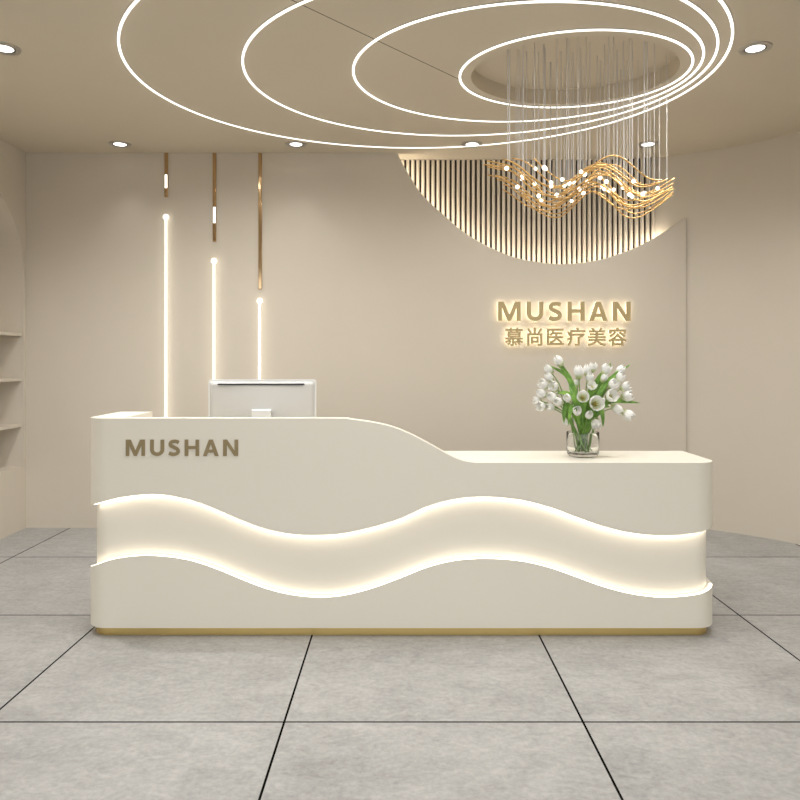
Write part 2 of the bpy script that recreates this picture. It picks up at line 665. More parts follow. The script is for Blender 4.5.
def ring(cx, cy, a, b, ang, watts, label):
    t = thing('ring_light', (cx * K, cy * K, CEIL), label, 'ring light', 'oval light rings on the ceiling')
    ca, sa = math.cos(math.radians(ang)), math.sin(math.radians(ang))
    n = 160

    def band(half, z0, z1):
        v, f = [], []
        for k in range(n):
            w = 2 * PI * k / n
            px, py = a * K * math.cos(w), b * K * math.sin(w)
            nx, ny = math.cos(w) / a, math.sin(w) / b
            ln = math.hypot(nx, ny)
            nx, ny = nx / ln, ny / ln
            for h, z in ((-half, z0), (half, z0), (half, z1), (-half, z1)):
                x, y = px + nx * h, py + ny * h
                v.append((cx * K + x * ca - y * sa, cy * K + x * sa + y * ca, z))
        for k in range(n):
            p, q = 4 * k, 4 * ((k + 1) % n)
            for j in range(4):
                f.append((p + j, p + (j + 1) % 4, q + (j + 1) % 4, q + j))
        return MB().add(v, f)
    band(0.010, CEIL - 0.004, CEIL - 0.0005).build('channel', M['channel'], t, smooth=40)
    band(0.0070, CEIL - 0.010, CEIL - 0.004).build('diffuser', M['ring'], t, smooth=40)
    # the strip's light, in lengths along its run
    m = max(4, round((a + b) * 4))
    for k in range(m):
        w = 2 * PI * (k + 0.5) / m
        x, y = a * K * math.cos(w), b * K * math.sin(w)
        wx, wy = cx * K + x * ca - y * sa, cy * K + x * sa + y * ca
        if wy > 5.35:
            continue
        ld = bpy.data.lights.new('strip_light', 'SPOT')
        ld.energy = watts * (1.5 if wx < 0 else 1.0)
        ld.color = (1.0, 0.98, 0.95)
        ld.spot_size = math.radians(165)
        ld.spot_blend = 1.0
        ld.shadow_soft_size = 0.03
        lo = bpy.data.objects.new('strip_light', ld)
        lo.location = (wx, wy, CEIL - 0.045)
        COL.objects.link(lo)
        put_under(lo, t)


ring(0.1383, 4.4861, 1.820, 1.5495, -1.08, 15, 'largest and outermost of the four glowing oval ceiling rings')
ring(0.4622, 4.4862, 1.4373, 1.2191, -3.28, 11, 'second largest glowing oval ring, just inside the outermost one')
ring(0.7769, 4.4754, 1.0701, 0.8982, -0.18, 6, 'third largest glowing oval ring, next outside the smallest one')
ring(1.0915, 4.478, 0.7119, 0.5941, -2.12, 2.5, 'smallest glowing oval ring, round the edge of the ceiling recess')

# ------------------------------------------------------------------ recessed downlights


def downlight(x, y, label, watts=26, cone=150):
    t = thing('downlight', (x, y, CEIL), label, 'downlight', 'recessed round downlights')
    MB().lathe([(0.058, -0.001), (0.060, -0.006), (0.073, -0.010), (0.088, -0.006), (0.090, -0.0005), (0.058, -0.001)],
               (x, y, CEIL), 40).build('trim_ring', M['metal'], t)
    MB().lathe([(0, -0.004), (0.050, -0.004), (0.052, -0.001), (0, -0.001)], (x, y, CEIL), 32).build('diffuser', M['spot'], t)
    MB().lathe([(0.0521, -0.001), (0.0521, -0.0052), (0.0575, -0.0052), (0.0575, -0.001), (0.0521, -0.001)], (x, y, CEIL), 32).build('baffle', M['dark'], t)
    ld = bpy.data.lights.new('downlight_beam', 'SPOT')
    ld.energy = watts
    ld.color = (1.0, 0.985, 0.96)
    ld.spot_size = math.radians(cone)
    ld.spot_blend = 0.9
    ld.shadow_soft_size = 0.05
    lo = bpy.data.objects.new('downlight_beam', ld)
    lo.location = (x, y, CEIL - 0.025)
    COL.objects.link(lo)
    put_under(lo, t)


p = at(120, 144, 5.909)
for px, lab in ((120, 'downlight above the left end of the back wall, left of the brass strips'),
                (296, 'downlight above the back wall, between brass strips and slat panel'),
                (472, 'downlight behind the outermost light ring, above left part of the slat panel'),
                (648, 'downlight behind the chandelier wires, beside the right end of the slats')):
    downlight((px - 400) / F * 5.909, 5.909, lab, 5, 80)
downlight(-2.285, 4.097, 'downlight cut by the left picture edge, left of the light rings', 120)
downlight(2.05, 4.097, 'downlight at the upper right, right of the light rings', 38)
for x, y in ((-2.285, 2.3), (0.15, 2.1), (2.05, 2.3), (-2.285, 0.4), (0.0, 0.4), (2.05, 0.4), (-2.285, -1.6), (0.0, -1.6), (2.05, -1.6)):  # unseen downlights added to brighten the hall from the front
    downlight(x, y, 'fill downlight added over the entrance side of the hall, out of the picture')

# ------------------------------------------------------------------ wall lights: polished strips and glowing rods
for px, yb, lab in ((166, 197, 'shortest of the three polished brass strips hanging from the ceiling'),
                    (214.3, 241.5, 'middle one of the three polished brass strips hanging from the ceiling'),
                    (260, 289, 'longest of the three polished brass strips hanging from the ceiling')):
    x = (px - 400) / F * 6.15
    z = CAM_H + (361 - yb) / F * 6.15
    o = MB().box(x - 0.0155, x + 0.0155, YB - 0.014, YB - 0.0005, z, CEIL - 0.0005).build('brass_strip', M['mirror_gold'], smooth=30, bevel=0.003)
    tag(o, lab, 'wall strip', 'brass strips on the back wall')
    if yb < 250:  # added glowing patches paint bright highlights onto the two shorter strips
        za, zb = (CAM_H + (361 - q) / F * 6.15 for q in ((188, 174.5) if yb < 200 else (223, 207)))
        MB().box(x - 0.0105, x + 0.0105, YB - 0.0155, YB - 0.013, za, zb).build('glow_highlight', M['rod'], o, smooth=30)['label'] = 'short glowing patch imitating a highlight on the strip'
for px, yb, lab in ((166, 217, 'tallest of the three glowing rods with a ball tip'),
                    (214, 261, 'middle one of the three glowing rods, behind the monitor side'),
                    (259.7, 301, 'shortest of the three glowing rods, behind the monitor middle')):
    x = (px - 400) / F * 6.14
    z = CAM_H + (361 - yb) / F * 6.14
    t = thing('rod_light', (x, YB - 0.03, 0), lab, 'wall light', 'glowing rods on the back wall')
    MB().tube([(x, YB - 0.027, 0.012), (x, YB - 0.027, z - 0.01)], 0.0095, 14).build('rod', M['rod'], t)
    MB().sphere((x, YB - 0.027, z), 0.024, 20, 14).build('ball', M['rod'], t, smooth=180)
    MB().lathe([(0, 0), (0.03, 0), (0.03, 0.012), (0, 0.012)], (x, YB - 0.031, 0), 20).build('foot', M['mirror_gold'], t)

# ------------------------------------------------------------------ lettering shapes
STROKE = 21.5


def stroke(pts, w):
    """Outline of a flat pen line."""
    pts = [Vector((p[0], p[1])) for p in pts]
    lft, rgt = [], []
    for i, p in enumerate(pts):
        t = (pts[min(i + 1, len(pts) - 1)] - pts[max(i - 1, 0)]).normalized()
        n = Vector((-t.y, t.x)) * w / 2
        lft.append(p + n)
        rgt.append(p - n)
    return [(q.x, q.y) for q in lft + rgt[::-1]]


u_c = [(11, 102), (11, 60), (11, 40)]
for k in range(1, 16):
    w = PI + PI * k / 16
    u_c.append((43.5 + 32.5 * math.cos(w), 40 + 29.2 * math.sin(w)))
u_c += [(76, 40), (76, 60), (76, 102)]
s_c = [(p.x, p.y) for p in catmull([(65, 84, 0), (51, 90, 0), (37, 91.2, 0), (20, 87, 0), (12.5, 75, 0), (18, 63, 0), (36, 53.5, 0),
                                    (55, 43, 0), (61, 28, 0), (54, 16, 0), (36, 10.5, 0), (20, 11.5, 0), (5, 19, 0)], 6)]
GLYPH = {
    'M': (0, [[(0, 0), (0, 102), (30, 102), (59.5, 33), (89, 102), (119, 102), (119, 0), (98, 0), (98, 70), (68, 0), (51, 0), (21, 70), (21, 0)]]),
    'U': (152, [stroke(u_c, 22)]),
    'S': (265, [stroke(s_c, STROKE)]),
    'H': (367, [[(0, 0), (0, 102), (22, 102), (22, 62), (68, 62), (68, 102), (90, 102), (90, 0), (68, 0), (68, 43), (22, 43), (22, 0)]]),
    'A': (481, [[(0, 0), (37, 102), (61, 102), (98, 0), (74, 0), (67, 21), (31, 21), (24, 0)], [(37, 39), (61, 39), (49, 77)]]),
    'N': (607, [[(0, 0), (0, 102), (24, 102), (71, 32), (71, 102), (93, 102), (93, 0), (69, 0), (22, 71), (22, 0)]]),
}


def latin(ch, x, z, k, y0, y1):
    off, loops = GLYPH[ch]
    lp = [[(x + (off + a) * k, z + b * k) for a, b in l] for l in loops]
    return prism(lp[0], y0, y1, lp[1:])


# ------------------------------------------------------------------ backlit sign on the back wall
p0, p1 = at(497.3, 321.3, YB), at(628.9, 302.0, YB)
sg = thing('wall_sign', ((p0.x + p1.x) / 2, YB, 1.6), 'backlit two-line gold lettering sign on the back wall', 'sign')
kx = (p1.x - p0.x) / 700
Y_A, Y_B, Y_C = YB - 0.050, YB - 0.034, YB - 0.026
for ch in 'MUSHAN':
    lt = latin(ch, p0.x, p0.z, kx, Y_A, Y_B).build('letter', M['sign'], sg, smooth=30)
    latin(ch, p0.x, p0.z, kx, Y_B + 0.0005, Y_C).build('backlight', M['halo'], lt, smooth=30)


def hanzi(ch, cx, cz, size, depth, yc, grow, mat, parent, name):
    cu = bpy.data.curves.new(name, 'FONT')
    cu.body = ch
    cu.size = size
    cu.align_x = 'CENTER'
    cu.extrude = depth / 2
    cu.resolution_u = 4
    tmp = bpy.data.objects.new(name, cu)
    COL.objects.link(tmp)
    dg = bpy.context.evaluated_depsgraph_get()
    dg.update()
    me = bpy.data.meshes.new_from_object(tmp.evaluated_get(dg))
    bpy.data.objects.remove(tmp)
    xsn = [v.co.x for v in me.vertices]
    ysn = [v.co.y for v in me.vertices]
    mx, my = (min(xsn) + max(xsn)) / 2, (min(ysn) + max(ysn)) / 2
    vv = [v.co.copy() for v in me.vertices]
    ff = [tuple(q.vertices) for q in me.polygons]
    bpy.data.meshes.remove(me)
    mb = MB()
    # a heavier weight: the strokes widened all round
    for k in range(9):
        w = 2 * PI * k / 8
        g = grow if k < 8 else 0
        mb.add([(cx + a - mx + g * math.cos(w), yc - c + 0.00012 * k, cz + b - my + g * math.sin(w)) for a, b, c in vv], ff)
    return mb.build(name, mat, parent, smooth=0)


for i, ch in enumerate('\u6155\u5c1a\u533b\u7597\u7f8e\u5bb9'):
    c = at(513.2 + 20.55 * i, 337.0, YB)
    lt = hanzi(ch, c.x, c.z, 0.163, 0.016, (Y_A + Y_B) / 2, 0.0037, M['sign'], sg, 'letter')
    hanzi(ch, c.x, c.z, 0.163, 0.0075, (Y_B + Y_C) / 2 + 0.0003, 0.0030, M['halo'], lt, 'backlight')

# ------------------------------------------------------------------ reception desk
DL, DR, DF, DB, RC = -1.667, 1.683, 3.730, 4.235, 0.12
HI, LO = 1.148, 0.915


def fx(px):
    return (px - 400) / F * DF


def fz(py):
    return CAM_H + (361 - py) / F * DF


def desk_path(inset, r):
    """Plan outline of the desk: left side back to front, round the front, right side to the back."""
    l, rr, f = DL + inset, DR - inset, DF + inset
    pts = []
    for k in range(7):
        pts.append((l, DB + (f + r - DB) * k / 7))
    for k in range(13):
        w = PI + (PI / 2) * k / 12
        pts.append((l + r + r * math.cos(w), f + r + r * math.sin(w)))
    nst = 240
    for k in range(1, nst):
        pts.append((l + r + (rr - l - 2 * r) * k / nst, f))
    for k in range(13):
        w = 1.5 * PI + (PI / 2) * k / 12
        pts.append((rr - r + r * math.cos(w), f + r + r * math.sin(w)))
    for k in range(1, 8):
        pts.append((rr, f + r + (DB - f - r) * k / 7))
    return pts


up_tab = [(60, 517), (75, 512), (96, 504.0), (122, 497.5), (148, 494.6), (168, 495.6), (194, 501.2), (220, 511), (242.5, 520.8), (265, 528.9), (291, 534.2),
          (314, 535.4), (340, 534), (370, 528), (400, 519), (425, 507.5), (450, 500.3), (475, 497.2), (500, 497.6), (525, 501), (550, 507.5), (575, 516.8),
          (600, 525.6), (625, 532), (650, 535.2), (675, 535.4), (695, 533), (712, 529.5), (740, 522)]
lo_tab = [(60, 579), (75, 574), (96, 565.0), (112, 559.5), (129, 556.7), (148, 555.6), (171, 557.2), (194, 561.5), (220, 570.4), (242.5, 579.8), (265, 588.3), (288, 594.2),
          (314, 597.2), (340, 596), (370, 589), (400, 578.2), (425, 568.2), (450, 561.5), (475, 558.9), (500, 559.1), (525, 561.8), (550, 567.8), (575, 576.5),
          (600, 585.6), (625, 592.6), (650, 596.6), (670, 597.4), (695, 595), (712, 591), (740, 584)]
top_tab = [(60, 418), (330, 418), (345, 418.6), (360, 420.2), (375, 422.6), (390, 426), (405, 431.6), (420, 438.8), (435, 447.2), (446, 453.4), (456, 458.2), (466, 461.4), (476, 462.6),
           (490, 462.8), (740, 462.8)]
up_z = lookup([(fx(a), fz(b)) for a, b in up_tab])
lo_z = lookup([(fx(a), fz(b)) for a, b in lo_tab])
top_t = lookup([(fx(a), b) for a, b in top_tab])


def top_z(x):
    t = top_t(x)
    return HI + (LO - HI) * (t - 418) / (462.8 - 418)


def s_of(pt):
    """Unrolled x: runs on past the corners so the wave goes on round the sides."""
    x, y = pt
    mid = DF + 0.10
    if y > mid and x < 0:
        return x - 0.6 * (y - mid)
    if y > mid and x > 0:
        return x + 0.6 * (y - mid)
    return x


def band(outer, inner, z0, z1):
    v, f = [], []
    for o, i in zip(outer, inner):
        a, b = z0(o), z1(o)
        v += [(o[0], o[1], a), (o[0], o[1], b), (i[0], i[1], b), (i[0], i[1], a)]
    for k in range(len(outer) - 1):
        for j in range(4):
            f.append((4 * k + j, 4 * k + (j + 1) % 4, 4 * k + 4 + (j + 1) % 4, 4 * k + 4 + j))
    f += [(0, 1, 2, 3), tuple(4 * (len(outer) - 1) + j for j in (3, 2, 1, 0))]
    return MB().add(v, f)


desk = thing('reception_desk', (0.0, 4.0, 0.0), 'cream reception desk with a glowing wave band across its front', 'reception desk')
P_OUT = desk_path(0.0, RC)
INS = 0.031
P_CORE = desk_path(INS, RC - INS)
WT, FT, RT = 0.19, 0.085, 0.085        # thickness of left wing, front, right side


def inner_of(p):
    return (min(max(p[0], DL + WT), DR - RT), max(p[1], DF + FT))


P_IN = [inner_of(p) for p in P_OUT]
P_RIM = desk_path(0.035, RC - 0.035)
v, f = [], []
for o, q, r in zip(P_OUT, P_IN, P_RIM):
    lo, hi = up_z(s_of(o)), top_z(o[0])
    v += [(o[0], o[1], lo), (o[0], o[1], hi), (q[0], q[1], hi), (q[0], q[1], lo + 0.07), (r[0], r[1], lo + 0.07), (r[0], r[1], lo)]
for k in range(len(P_OUT) - 1):
    for j in range(6):
        f.append((6 * k + j, 6 * k + (j + 1) % 6, 6 * k + 6 + (j + 1) % 6, 6 * k + 6 + j))
f += [tuple(range(6)), tuple(6 * (len(P_OUT) - 1) + j for j in range(6))]
MB().add(v, f).build('upper_shell', M['desk'], desk, smooth=40)
P_LIN = desk_path(INS + 0.004, RC - INS - 0.004)
band(P_OUT, P_LIN, lambda p: 0.047, lambda p: lo_z(s_of(p))).build('lower_shell', M['desk'], desk, smooth=40)
P_CIN = desk_path(INS + 0.03, RC - INS - 0.03)
band(P_CORE, P_CIN, lambda p: 0.06, lambda p: up_z(s_of(p)) + 0.06).build('wave_panel', M['desk'], desk, smooth=40)
# light strips along both edges of the wave
P_S0, P_S1 = desk_path(0.003, RC - 0.003), desk_path(0.018, RC - 0.018)


def strip(z_of, d0, d1, mat, lab, i0=0, i1=None):
    """A light strip laid on the rim of a shell: same height as the rim all round."""
    zs = {}
    for o, i, p in zip(P_S0, P_S1, P_OUT):
        zs[o] = z_of(s_of(p))
    o = band(P_S0[i0:i1], P_S1[i0:i1], lambda q: zs[q] + d0, lambda q: zs[q] + d1).build('light_strip', mat, desk, smooth=40)
    o['label'] = lab


strip(up_z, -0.0012, 0.004, M['wave_down'], 'light strip along the upper edge of the wave', 14, -10)
strip(lo_z, -0.004, 0.002, M['wave'], 'light strip along the lower edge of the wave', 10, -9)
# gold plinth
P_P = desk_path(0.029, 0.09)
P_PI = desk_path(0.06, 0.06)
band(P_P, P_PI, lambda p: 0.0, lambda p: 0.05).build('plinth', M['plinth'], desk, smooth=40)
# low counter between the sweep and the right side, worktop and its supports on the staff side
MB().box(fx(425), DR - RT + 0.002, DF + FT - 0.002, DB, LO - 0.04, LO - 0.0008).build('low_counter', M['desk'], desk, smooth=30)
MB().box(fx(425), fx(425) + 0.03, DF + FT, DB, 0.74, LO - 0.04).build('counter_support', M['desk'], desk, smooth=30)
MB().box(DL + WT - 0.01, DR - 0.10, DF + INS + 0.028, 4.72, 0.71, 0.74).build('worktop', M['desk'], desk, smooth=30, bevel=0.003)
for x in (DL + WT, 0.0, DR - 0.14):
    MB().box(x, x + 0.03, DF + INS + 0.028, 4.66, 0.0, 0.71).build('support_panel', M['desk'], desk, smooth=30)
# gold letters on the front
q0, q1 = at(126.0, 455.9, DF), at(238.2, 439.3, DF)
kd = (q1.x - q0.x) / 700
for ch in 'MUSHAN':
    latin(ch, q0.x, q0.z, kd, DF - 0.005, DF + 0.0005).build('letter', M['letter'], desk, smooth=30)

# ------------------------------------------------------------------ monitor
MY = 4.33
mx0, mx1 = (208.5 - 400) / F * MY, (316 - 400) / F * MY
mz1 = CAM_H + (361 - 379.5) / F * MY
mz0 = mz1 - 0.50
mon = thing('computer_monitor', ((mx0 + mx1) / 2, MY + 0.08, 0.741), 'white flat computer monitor seen from behind the desk counter', 'monitor')


def rrect(x0, x1, z0, z1, r, n=6):
    out = []
    for cx, cz, a in ((x1 - r, z1 - r, 0), (x0 + r, z1 - r, PI / 2), (x0 + r, z0 + r, PI), (x1 - r, z0 + r, 1.5 * PI)):
        for k in range(n + 1):
            w = a + (PI / 2) * k / n
            out.append((cx + r * math.cos(w), cz + r * math.sin(w)))
    return out


prism(rrect(mx0, mx1, mz0, mz1, 0.016), MY, MY + 0.016).build('frame', M['white'], mon, smooth=30, bevel=0.003)
# shallow bulging back shell
v, f = [], []
nx_, nz_ = 24, 18
ax, bx_, az, bz = mx0 + 0.008, mx1 - 0.008, mz0 + 0.008, mz1 - 0.012
for j in range(nz_ + 1):
    for i in range(nx_ + 1):
        u, w = i / nx_, j / nz_
        b = (math.sin(PI * u) ** 0.7) * (math.sin(PI * min(1, w * 0.92)) ** 0.8) if 0 < u < 1 and 0 < w < 1 else 0
        v.append((ax + (bx_ - ax) * u, MY - 0.001 - 0.022 * b, az + (bz - az) * w))
for j in range(nz_):
    for i in range(nx_):
        k = j * (nx_ + 1) + i
        f.append((k, k + 1, k + nx_ + 2, k + nx_ + 1))
MB().add(v, f).build('back_shell', M['silver'], mon, smooth=180, solid=0.002)
sx0, sx1 = (218.3 - 400) / F * MY, (304.5 - 400) / F * MY
sz = CAM_H + (361 - 384.2) / F * MY
MB().box(sx0, sx1, MY - 0.016, MY + 0.002, sz - 0.0045, sz + 0.0045).build('vent_slot', M['dark'], mon, smooth=30)
prism(rrect(mx0 + 0.012, mx1 - 0.012, mz0 + 0.06, mz1 - 0.012, 0.006), MY + 0.0165, MY + 0.0185).build('screen', M['screen'], mon, smooth=30)
nx0, nx1 = (251 - 400) / F * 4.26, (271.5 - 400) / F * 4.26
nzt = CAM_H + (361 - 409.3) / F * 4.26
v = []
prof = [(4.31, nzt - 0.012), (4.272, nzt), (4.258, nzt - 0.008), (4.262, 0.95), (4.285, 0.80), (4.31, 0.752), (4.34, 0.744), (4.50, 0.744)]
prof2 = [(4.315, nzt - 0.03), (4.280, nzt - 0.016), (4.270, nzt - 0.02), (4.272, 0.95), (4.295, 0.805), (4.318, 0.763), (4.345, 0.752), (4.50, 0.752)]
for (ya, za), (yb_, zb_) in zip(prof, prof2):
    for sgn in (0, 1):
        flare = 0.004 if za > 1.0 else 0.0
        xa = (nx0 + flare if sgn == 0 else nx1 - flare)
        v += [(xa, ya, za), (xa, yb_, zb_)]
f = []
for i in range(len(prof) - 1):
    a, b = 4 * i, 4 * i + 4
    f += [(a, a + 2, b + 2, b), (a + 1, b + 1, b + 3, a + 3), (a, b, b + 1, a + 1), (a + 2, a + 3, b + 3, b + 2)]
f += [(0, 1, 3, 2), (4 * 7, 4 * 7 + 2, 4 * 7 + 3, 4 * 7 + 1)]
MB().add(v, f).build('stand', M['white'], mon, smooth=40)
MB().box(nx0 - 0.06, nx1 + 0.06, 4.32, 4.51, 0.7405, 0.747).build('foot', M['white'], mon, smooth=30, bevel=0.002)

# ------------------------------------------------------------------ glass vase
VX, VY = (582.8 - 400) / F * 4.0, 4.0
VZ = LO
vase = MB().lathe([(0, 0.0), (0.074, 0.0), (0.083, 0.005), (0.0885, 0.02), (0.0905, 0.08), (0.0905, 0.133), (0.0896, 0.135), (0.0887, 0.133),
                   (0.0885, 0.08), (0.087, 0.03), (0.080, 0.018), (0, 0.016)], (VX, VY, VZ), 48).build('glass_vase', M['glass'], smooth=60)
tag(vase, 'clear round glass vase holding tulips on the low counter', 'vase')


# ------------------------------------------------------------------ tulips
def bloom_mesh(name, opened):
    mb = MB()
    for layer in range(2):
        for k in range(3):
            base = 2 * PI * k / 3 + layer * PI / 3 + 0.2
            rr = 0.0205 * (1.0 if layer else 0.93)
            v, f = [], []
            nu, nv = 6, 9
            for j in range(nv + 1):
                t = j / nv
                # radius and height along the petal
                closed = math.sin(PI * min(1, t * 0.86 + 0.04)) ** 0.75
                wide = math.sin(PI / 2 * min(1, t * 1.5)) ** 0.8 + 0.55 * max(0, t - 0.45)
                r = rr * (closed * (1 - opened) + wide * 1.25 * opened)
                z = 0.056 * t * (1 - 0.28 * opened) + (0.003 if layer else 0)
                half = 0.90 * (math.sin(PI * min(1, 0.12 + t * 0.62)) ** 0.7) * (1 - max(0, (t - 0.50) / 0.50) ** 1.9 * 0.90)
                for i in range(nu + 1):
                    u = -1 + 2 * i / nu
                    w = base + u * half
                    rc = r * (1 + 0.10 * (abs(u) ** 2) * (-1 if layer else 0.6)) + 0.0006 * math.sin(7 * u + k)
                    v.append((rc * math.cos(w), rc * math.sin(w), z - 0.004 * abs(u) ** 2 * t))
            for j in range(nv):
                for i in range(nu):
                    q = j * (nu + 1) + i
                    f.append((q, q + 1, q + nu + 2, q + nu + 1))
            mb.add(v, f)
    # small base cup
    mb.lathe([(0, -0.002), (0.006, 0.0), (0.0125, 0.004), (0.0165, 0.0085)], (0, 0, 0), 16)
    bm = bmesh.new()
    vs_ = [bm.verts.new(q) for q in mb.v]
    for q in mb.f:
        try:
            bm.faces.new([vs_[i] for i in q])
        except ValueError:
            pass
    bmesh.ops.remove_doubles(bm, verts=bm.verts, dist=1e-6)
    me = bpy.data.meshes.new(name)
    bm.to_mesh(me)
    bm.free()
    return me


BLOOMS = {'bud': bloom_mesh('bloom_bud', 0.0), 'half': bloom_mesh('bloom_half', 0.35), 'open': bloom_mesh('bloom_open', 0.68)}
for me in BLOOMS.values():
    me.materials.append(M['petal'])
    me.polygons.foreach_set('use_smooth', [True] * len(me.polygons))
st = MB()
st.tube([(0, 0, 0.006), (0, 0, 0.026)], [0.0035, 0.0028], 8)
for k in range(6):
    w = 2 * PI * k / 6
    st.tube([(0.003 * math.cos(w), 0.003 * math.sin(w), 0.006), (0.008 * math.cos(w), 0.008 * math.sin(w), 0.022)], [0.0008, 0.0018], 6)
STAMEN_BM = st


def leaf_mb(pts, width, twist=0.0, face=Vector((0, -1, 0.25))):
    c = catmull(pts, 8)
    mb = MB()
    v, f = [], []
    n = len(c)
    for i, p in enumerate(c):
        t = i / (n - 1)
        tg = (c[min(i + 1, n - 1)] - c[max(i - 1, 0)]).normalized()
        side = tg.cross(face).normalized()
        side = (Matrix.Rotation(twist * t, 3, tg) @ side)
        nm = side.cross(tg)
        w = width * (math.sin(PI * min(1, 0.10 + 0.90 * t)) ** 0.65 if t < 0.995 else 0.03)
        for k in range(5):
            u = -1 + k * 0.5
            v.append(p + side * w * u + nm * (0.28 * w * (u * u)))
    for i in range(n - 1):
        for k in range(4):
            q = i * 5 + k
            f.append((q, q + 1, q + 6, q + 5))
    return mb.add(v, f)


def bq(cx, cy, dy):
    """Point in the bouquet from its enlarged view, dy behind (+) or before (-) the vase axis."""
    return at(530 + cx * 0.15, 350 + cy * 0.15, VY + dy)


# cx, cy, dy, size, kind, lean towards the camera, label
T = [
    (195, 78, 0.00, 1.02, 'bud', 0.0, 'white tulip at the very top left of the bouquet, highest bloom'),
    (128, 135, 0.00, 0.95, 'bud', 0.1, 'white tulip just below and left of the highest bloom'),
    (130, 186, -0.01, 0.95, 'bud', 0.1, 'white tulip second below the highest bloom on the left'),
    (92, 232, -0.01, 1.05, 'half', 0.3, 'white tulip at the left edge, above the low left cluster'),
    (160, 246, -0.03, 1.08, 'half', 0.5, 'half-open white tulip inside the upper left cluster'),
    (82, 292, -0.02, 1.02, 'bud', 0.3, 'white tulip at the left edge, middle of the left cluster'),
    (150, 314, -0.05, 1.05, 'bud', 0.5, 'white tulip in the middle of the left cluster'),
    (52, 338, 0.00, 0.88, 'half', 0.2, 'white tulip farthest out on the left side of the bouquet'),
    (78, 376, -0.03, 1.05, 'half', 0.5, 'white tulip lowest at the left tip of the bouquet'),
    (140, 380, -0.04, 0.92, 'bud', 0.5, 'white tulip along the bottom of the left cluster, second from left tip'),
    (192, 346, -0.07, 0.98, 'bud', 0.5, 'white tulip at the right underside of the left cluster'),
    (250, 322, -0.08, 0.92, 'bud', 0.5, 'small white tulip between the left cluster and the central open bloom'),
    (325, 155, 0.01, 1.15, 'bud', 0.0, 'large upright white tulip bud at the top centre'),
    (381, 142, 0.03, 1.02, 'bud', 0.0, 'white tulip right beside the large upright central bud'),
    (423, 116, 0.02, 0.85, 'half', 0.2, 'white tulip topmost right of the central bud'),
    (397, 192, 0.00, 0.95, 'bud', 0.2, 'white tulip directly under the top centre pair'),
    (410, 243, -0.05, 0.92, 'open', 0.8, 'small open white tulip above the two big open blooms'),
    (352, 315, -0.10, 1.12, 'open', 1.3, 'open white tulip showing yellow stamens left of the biggest bloom'),
    (440, 358, -0.12, 1.40, 'open', 1.3, 'biggest wide open white tulip at the front centre'),
    (315, 410, -0.10, 1.05, 'bud', 0.2, 'white tulip low at the front, above left vase rim'),
    (393, 435, -0.11, 0.9, 'bud', 0.25, 'smallest white tulip low at the front, above the vase middle'),
    (440, 485, -0.09, 1.05, 'half', 0.4, 'white tulip hanging head down beside the right vase rim'),
    (503, 135, 0.01, 1.12, 'half', 0.1, 'white tulip at the top right of centre with spread petals'),
    (492, 190, 0.00, 0.85, 'bud', 0.2, 'white tulip under the spread bloom right of centre'),
    (597, 141, 0.02, 1.00, 'bud', 0.1, 'white tulip at the upper right beside a pointed leaf tip'),
    (596, 186, 0.00, 1.02, 'half', 0.2, 'white tulip just below the upper right tulip'),
    (553, 232, -0.04, 1.10, 'half', 0.8, 'open white tulip at the left of the right cluster'),
    (632, 247, -0.01, 1.02, 'half', 0.3, 'white tulip at the right edge of the right cluster, upper one'),
    (540, 310, -0.07, 1.20, 'open', 0.9, 'open white tulip with yellow stamens low in the right cluster'),
    (642, 310, -0.02, 1.18, 'half', 0.3, 'white tulip at the right edge of the right cluster, lower one'),
    (575, 388, -0.06, 1.08, 'bud', 0.3, 'drooping white tulip below the right cluster'),
    (646, 430, -0.05, 1.18, 'half', 0.3, 'drooping white tulip lowest on the far right'),
    (247, 468, 0.04, 0.85, 'bud', -0.2, 'white tulip half hidden behind leaves at the left vase rim'),
    (312, 222, 0.03, 0.75, 'bud', 0.0, 'small white tulip half hidden beneath the large upright bud'),
]
CENTRE = bq(360, 400, 0.0)
